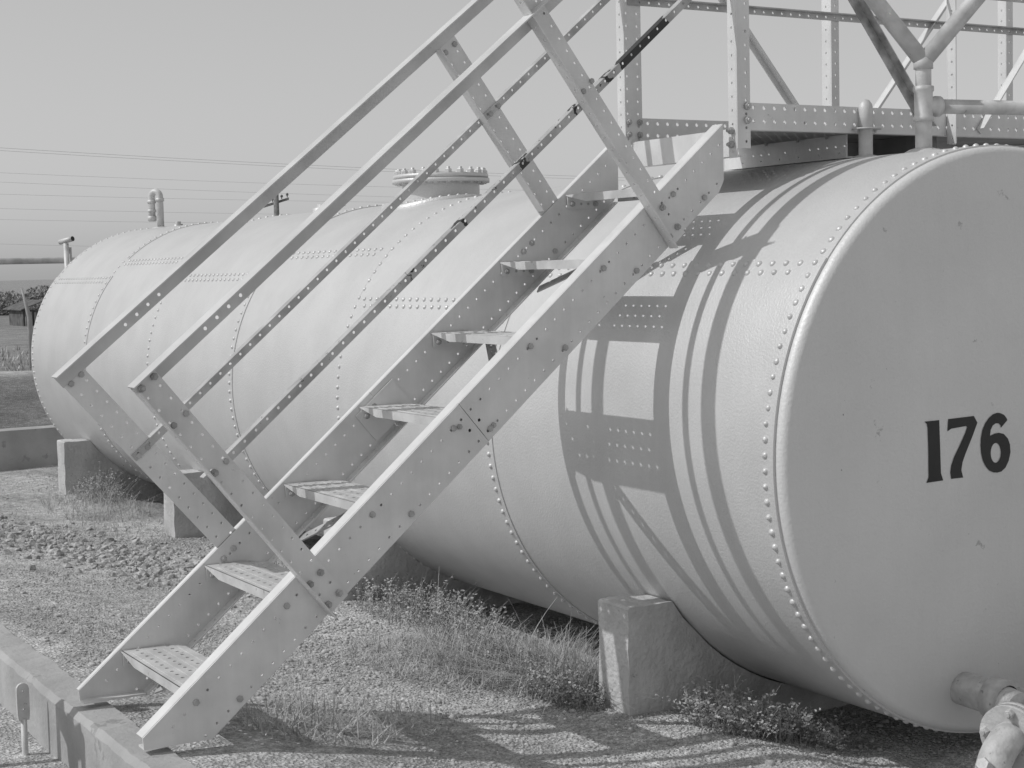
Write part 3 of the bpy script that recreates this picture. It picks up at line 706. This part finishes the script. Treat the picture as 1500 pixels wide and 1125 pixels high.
# ------------------------------------------------------------------ things beyond the tank
m=MB()
n_=20; xs=[-5+i*.4 for i in range(26)]
for a,b_ in zip(xs,xs[1:]): pass
m.box(-6,7,7.80,7.98,-.2,.262); m.build('tmp',M['kerb']) if False else None
lw=m.build('low_wall',M['kerb']); tag(lw,'low concrete wall with a light top edge beyond the far end of tank','wall')
tp=thing('vent_standpipe',(0.01,9,0),'T-headed standpipe with a level cross pipe behind the far left end of the tank','pipe')
m=MB(); m.tube([(0,9,-.1),(0,9,1.53)],.020,14); m.build('pipe',M['galv'],tp); m=MB(); m.tube([(.035,9.03,-.1),(.035,9.03,1.50)],.014,12); m.build('pipe',M['galv'],tp)
m=MB(); m.tube([(-6,9.06,1.415),(.0,9.06,1.404),(.5,9.06,1.403)],.024,16); m.build('cross_pipe',M['strap'],tp)
m=MB(); m.tube([(-.03,9.05,1.54),(.032,8.93,1.562)],.020,14); m.build('tee_head',M['galv'],tp)
m=MB(); m.lathe((.0323,8.9294,1.5621),(.062,-.12,.022),[(0,.0),(.0004,.018)],14); m.build('bore_shade_disc',M['black'],tp)  # black disc on the closed end, painted in for the shade inside the pipe
pl=thing('leaning_pole',(2.52,20,-.2),'bare pale pole standing in front of the small shed','pole')
m=MB(); m.tube([(2.53,20,-.3),(2.51,20,.72),(2.42,20,1.13)],.03,10,rads=[.045,.035,.012]); m.build('pole_shaft',M['kerb'],pl)
sh=thing('old_shed',(7.6,40,-.4),'small dark board shed far beyond the tank end','shed')
m=MB(); m.box(7.45,7.95,40,41.5,-.6,.42); m.build('wall',M['shed'],sh)
m=MB()
for q in range(4): m.box(7.50+q*.115,7.56+q*.115,39.94,39.995,-.6,.40-.02*(q%3))
m.build('boards',M['wood'],sh)
m=MB(); m.quadbox([(7.35,39.8,.42),(7.98,39.8,.66),(7.98,41.8,.66),(7.35,41.8,.42),(7.35,39.8,.445),(7.98,39.8,.685),(7.98,41.8,.685),(7.35,41.8,.445)]); m.build('roof',M['shed'],sh)
tpole=thing('telephone_pole',(23.25,60,0),'dark telephone pole top with crossarm showing above the tank crest','pole')
m=MB(); m.tube([(23.25,60,-.5),(23.25,60,4.62)],.13,12,rads=[.15,.11]); m.build('pole_shaft',M['pole'],tpole)
m=MB(); f=lambda u,v,q: Vector((23.25+u*.8-q*.6,60-u*.6-q*.8,4.22+v+u*.28)); m.fbox(f,-.58,.5,-.05,.05,-.22,-.14); m.build('crossarm',M['pole'],tpole)
m=MB()
for u in (-.5,-.2,.2,.44):
    p=f(u,.07,-.18); m.lathe(p,(0,0,1),[(0,.02),(.08,.02),(.08,.055),(.15,.055),(.19,.02),(.19,0)],10)
m.build('insulators',M['pole'],tpole)
# wires
def px_at(u,v,Y):
    co=scn.camera; Mx=co.matrix_world; f_=2330.16
    d=Mx.to_3x3()@Vector(((u-750)/f_,-(v-562.5)/f_,-1)); t=(Y-CAM.y)/d.y; return CAM+d*t
WL=[(217,233,'topmost'),(221,237,'second highest'),(253,262.7,'third highest'),(266.7,277,'fourth highest'),(284,288,'fifth highest'),(305,308,'third lowest'),(321,322,'second lowest'),(357,361,'lowest')]
for k_,(ya,yb,nm) in enumerate(WL):
    Y=70+k_*2; a=px_at(-40,ya-70*(yb-ya)/370,Y); b=px_at(1150,ya+1120*(yb-ya)/370,Y); m=MB()
    pts=[a.lerp(b,t/16)-Vector((0,0,.25*(1-(2*t/16-1)**2))) for t in range(17)]
    m.tube(pts,.0065 if k_<2 else .005,5); tag(m.build('overhead_wire',M['wire']),'%s of the overhead wires strung across the sky behind the tank'%nm,'wire','overhead wires in the sky')
# far ridge trees and bushes
rt=random.Random(3)
def leafcloud(m,c,rx,ry,rz,n,sz,r):
    for _ in range(n):
        while True:
            p=Vector((r.uniform(-1,1),r.uniform(-1,1),r.uniform(-1,1)))
            if p.length<1: break
        p=Vector((c[0]+p.x*rx,c[1]+p.y*ry,c[2]+p.z*rz)); a=Vector((r.gauss(0,1),r.gauss(0,1),r.gauss(0,1))).normalized(); b=a.orthogonal().normalized()
        q=sz*r.uniform(.6,1.4); m.bm.faces.new([m.bm.verts.new(p+a*q),m.bm.verts.new(p+b*q*.6),m.bm.verts.new(p-a*q*.3-b*q*.6)])
BS=[(10.3,54,.95,.62),(12.55,57,.85,.72)]
for i,(x,y,s_,h_) in enumerate(BS):
    m=MB(); leafcloud(m,(x,y,h_*.5),s_,s_,h_*.9,1500,.08,rt); m.tube([(x,y,-.5),(x,y,h_*.6)],.05,6)
    tag(m.build('bush',M['bark']),['low dark bush farther left, behind the leaning pole and the shed','round dark bush farther right, seen between the shed roof and the tank edge'][i],'bush','distant bushes beyond the tank')
# ------------------------------------------------------------------ stones, clods, weeds
def visible_xy(r):
    # mostly the strip left of and in front of the tank
    return None
rs=random.Random(12)
def stone(m,x,y,s_,r,smooth=True):
    z=gz(x,y); c=Vector((x,y,z+s_*.15)); vs=[]
    dirs=[(1,0,0),(-1,0,0),(0,1,0),(0,-1,0),(0,0,1),(0,0,-1)]
    rot=r.uniform(0,6.28); cr,sr=math.cos(rot),math.sin(rot)
    sx_,sy_,sz_=s_*r.uniform(.7,1.3),s_*r.uniform(.7,1.3),s_*r.uniform(.45,.8)
    V=[m.bm.verts.new(c+Vector((cr*d[0]*sx_-sr*d[1]*sy_,sr*d[0]*sx_+cr*d[1]*sy_,d[2]*sz_))+Vector((r.uniform(-.2,.2),r.uniform(-.2,.2),r.uniform(-.2,.2)))*s_) for d in dirs]
    for a,b,c_ in ((0,2,4),(2,1,4),(1,3,4),(3,0,4),(2,0,5),(1,2,5),(3,1,5),(0,3,5)): m.bm.faces.new([V[a],V[b],V[c_]]).smooth=smooth
import numpy as np
def pebbles(P,name,material,jit=.22,flat=(.45,.9)):
    rg=np.random.default_rng(5)
    t=(1+5**.5)/2
    iv=np.array([(-1,t,0),(1,t,0),(-1,-t,0),(1,-t,0),(0,-1,t),(0,1,t),(0,-1,-t),(0,1,-t),(t,0,-1),(t,0,1),(-t,0,-1),(-t,0,1)],float); iv/=np.linalg.norm(iv[0])
    fc=np.array([(0,11,5),(0,5,1),(0,1,7),(0,7,10),(0,10,11),(1,5,9),(5,11,4),(11,10,2),(10,7,6),(7,1,8),(3,9,4),(3,4,2),(3,2,6),(3,6,8),(3,8,9),(4,9,5),(2,4,11),(6,2,10),(8,6,7),(9,8,1)])
    P=np.array(P); n=len(P)
    ang=rg.uniform(0,6.28,n); sc=np.stack([rg.uniform(.75,1.35,n),rg.uniform(.75,1.35,n),rg.uniform(flat[0],flat[1],n)],1)*P[:,3:4]
    V=iv[None]*(1+rg.uniform(-jit,jit,(n,12,1)))*sc[:,None,:]
    c,s_=np.cos(ang)[:,None],np.sin(ang)[:,None]
    X=V[:,:,0]*c-V[:,:,1]*s_; Y=V[:,:,0]*s_+V[:,:,1]*c
    V=np.stack([X+P[:,0:1],Y+P[:,1:2],V[:,:,2]+P[:,2:3]],2).reshape(-1,3)
    F=(fc[None]+(np.arange(n)*12)[:,None,None]).reshape(-1)
    me=bpy.data.meshes.new(name); me.vertices.add(len(V)); me.vertices.foreach_set('co',V.astype(np.float32).ravel())
    me.loops.add(len(F)); me.loops.foreach_set('vertex_index',F.astype(np.int32)); me.polygons.add(len(F)//3)
    me.polygons.foreach_set('loop_start',np.arange(0,len(F),3,dtype=np.int32)); me.polygons.foreach_set('loop_total',np.full(len(F)//3,3,dtype=np.int32)) if False else None
    me.update(calc_edges=True); me.validate(); me.materials.append(material)
    if name=='clods': me.shade_flat()
    o=bpy.data.objects.new(name,me); col.objects.link(o); return o
P=[]; rg=np.random.default_rng(6)
while len(P)<34000:
    u=rg.random()
    if u<.62: x,y=rg.uniform(-1.75,.6),rg.uniform(-.25,2.2)
    elif u<.86: x,y=rg.uniform(-2.12,-.5),rg.uniform(1.5,4.5)
    else: x,y=rg.uniform(-2.12,-.4),rg.uniform(4,7.5)
    dens=noise.noise(Vector((x*1.3,y*1.3,7)))+.5*noise.noise(Vector((x*4,y*4,9)))
    if dens<-.12 and rg.random()<.85: continue
    big=rg.random()
    sz=rg.uniform(.0018,.0040) if big<.78 else rg.uniform(.004,.0065) if big<.985 else rg.uniform(.007,.013)
    P.append((x,y,gz(x,y)+sz*.15,sz))
tag(pebbles(P,'gravel',M['stone']),'loose pale gravel strewn over the yard','gravel',kind='stuff')
P=[]
for _ in range(2300):
    t=rs.random(); x=-1.75+.80*t+rs.gauss(0,.17); y=5.2-2.0*t+rs.gauss(0,.38)
    sz=rs.choice([.004,.004,.005,.006,.007,.009,.012,.015,.021])*rs.uniform(.6,1.2); P.append((x,y,gz(x,y)+sz*.2,sz))
for _ in range(70):
    x,y=rs.uniform(-1.25,-.9),rs.uniform(2.2,3.4); sz=rs.choice([.005,.008,.012]); P.append((x,y,gz(x,y)+sz*.2,sz))
tag(pebbles(P,'clods',M['clod'],.38,(.6,1.)),'broken clods of earth heaped across the yard near the left','earth',kind='stuff')
def blade(m,x,y,z,h,lean,az,w_,r,segs=3,curl=.5):
    d=Vector((math.cos(az),math.sin(az),0)); side=Vector((-d.y,d.x,0)); P=Vector((x,y,z)); prev=None
    for k_ in range(segs+1):
        t=k_/segs; c=P+d*(lean*t+curl*lean*t*t)*h+Vector((0,0,h*(t-.25*lean*t*t))); ww=w_*(1-t)+.0003
        a,b=m.bm.verts.new(c-side*ww),m.bm.verts.new(c+side*ww)
        if prev: m.bm.faces.new([prev[0],prev[1],b,a])
        prev=(a,b)
def grass_clump(m,cx,cy,rx,ry,n,h0,h1,r,w_=.0012,leanm=.8):
    for _ in range(n):
        a=r.uniform(0,6.28); q=math.sqrt(r.random()); x=cx+rx*q*math.cos(a); y=cy+ry*q*math.sin(a)
        blade(m,x,y,gz(x,y)-.003,r.uniform(h0,h1)*(1-.4*q),abs(r.gauss(.7,.6))*leanm,r.uniform(0,6.28),w_*r.uniform(.5,1.4),r,5,r.uniform(.3,1.6))
def leafy_clump(m,cx,cy,rx,ry,n,h0,h1,r):
    for _ in range(n):
        a=r.uniform(0,6.28); q=math.sqrt(r.random()); x=cx+rx*q*math.cos(a); y=cy+ry*q*math.sin(a); z=gz(x,y); h=r.uniform(h0,h1)*(1-.45*q)
        az=r.uniform(0,6.28); ln=r.uniform(.1,.8); d=Vector((math.cos(az),math.sin(az),0)); blade(m,x,y,z,h,ln,az,.0011,r)
        for k_ in range(r.randint(5,10)):
            t=r.uniform(.25,1.); c=Vector((x,y,z))+d*(ln*t+.5*ln*t*t)*h+Vector((0,0,h*(t-.25*ln*t*t)))
            a_=Vector((r.gauss(0,1),r.gauss(0,1),r.gauss(.4,.6))).normalized(); b_=a_.orthogonal().normalized(); s_=r.uniform(.004,.010)
            m.bm.faces.new([m.bm.verts.new(c),m.bm.verts.new(c+a_*s_*.6+b_*s_*.4),m.bm.verts.new(c+a_*s_*1.5),m.bm.verts.new(c+a_*s_*.6-b_*s_*.4)])
def weed(kind,args,label,mat_,name='weed_clump'):
    m=MB()
    for a in args: (grass_clump if kind=='g' else leafy_clump)(m,*a,rs)
    tag(m.build(name,mat_),label,'weed','weeds growing round the piers')
weed('l',[(-.66,2.1,.18,.5,620,.07,.19),(-.55,2.6,.16,.35,300,.06,.16)],'leafy weed patch under the tank left of the nearest pier',M['weed'])
weed('g',[(-.84,1.25,.16,.50,1900,.04,.17),(-.97,1.5,.24,.38,1300,.02,.09),(-.76,1.0,.09,.26,1300,.08,.22)],'dry tangled grass tuft directly left of the nearest pier',M['dry'])
weed('l',[(-.84,.90,.10,.20,380,.04,.15),(-.8,1.3,.12,.3,260,.05,.16)],'leafy weed at the foot of the nearest pier left face',M['weed'])
weed('l',[(-.62,.38,.13,.15,420,.06,.18),(-.40,.34,.14,.10,180,.05,.12)],'leafy weed in front of the nearest pier on its right',M['weed'])
weed('g',[(-1.72,.72,.20,.22,420,.05,.16),(-1.45,.85,.2,.2,160,.03,.09)],'dry grass tuft right of the near stair foot',M['dry'])
weed('l',[(-.70,6.0,.13,.30,260,.08,.24)],'tall leafy weed under the tank right of the farthest pier',M['weed'])
weed('g',[(-.85,5.6,.25,.6,700,.04,.16)],'pale dry grass in front of the farthest pier',M['dry'])
weed('g',[(-1.1,4.6,.3,.6,500,.02,.08)],'low pale grass patch between the two farthest piers',M['dry'])
weed('g',[(-1.75,2.25,.3,.35,420,.02,.06),(-1.6,1.9,.2,.2,120,.02,.05)],'short dry grass along the kerb left of the far stair foot',M['dry'])
weed('g',[(-.78,3.1,.12,.5,400,.04,.15)],'dry grass at the foot of the second pier behind the stairs',M['dry'])
m=MB()
for _ in range(700):
    x,y=rs.uniform(-2.1,-.7),rs.uniform(.3,7.5)
    if noise.noise(Vector((x*2,y*2,2)))<.12: continue
    for _2 in range(3): blade(m,x+rs.gauss(0,.01),y+rs.gauss(0,.01),gz(x,y),rs.uniform(.01,.035),rs.uniform(.2,1.2),rs.uniform(0,6.28),.0009,rs,2)
for _ in range(1800):
    x,y=rs.uniform(-2,4),rs.uniform(17,26); blade(m,x,y,gz(x,y),rs.uniform(.04,.14),rs.uniform(.1,.6),rs.uniform(0,6.28),.012,rs,2)
tag(m.build('sparse_grass',M['dry']),'sparse short dry grass scattered over the yard','grass',kind='stuff')
# a few long bent stalks
m=MB()
for (x,y,h,ln,az) in ((-.72,1.35,.26,.5,.3),(-.74,1.25,.28,.25,3.6),(-.70,1.5,.22,.8,2.4),(-.73,1.12,.20,.9,5.5),(-.9,1.75,.16,1.6,3.3),(-.68,2.0,.2,.4,1.0)): blade(m,x,y,gz(x,y),h,ln,az,.0016,rs,7,1.1)
tag(m.build('dry_stalks',M['dry']),'long bent dry stalks against the tank left of the nearest pier','weed')
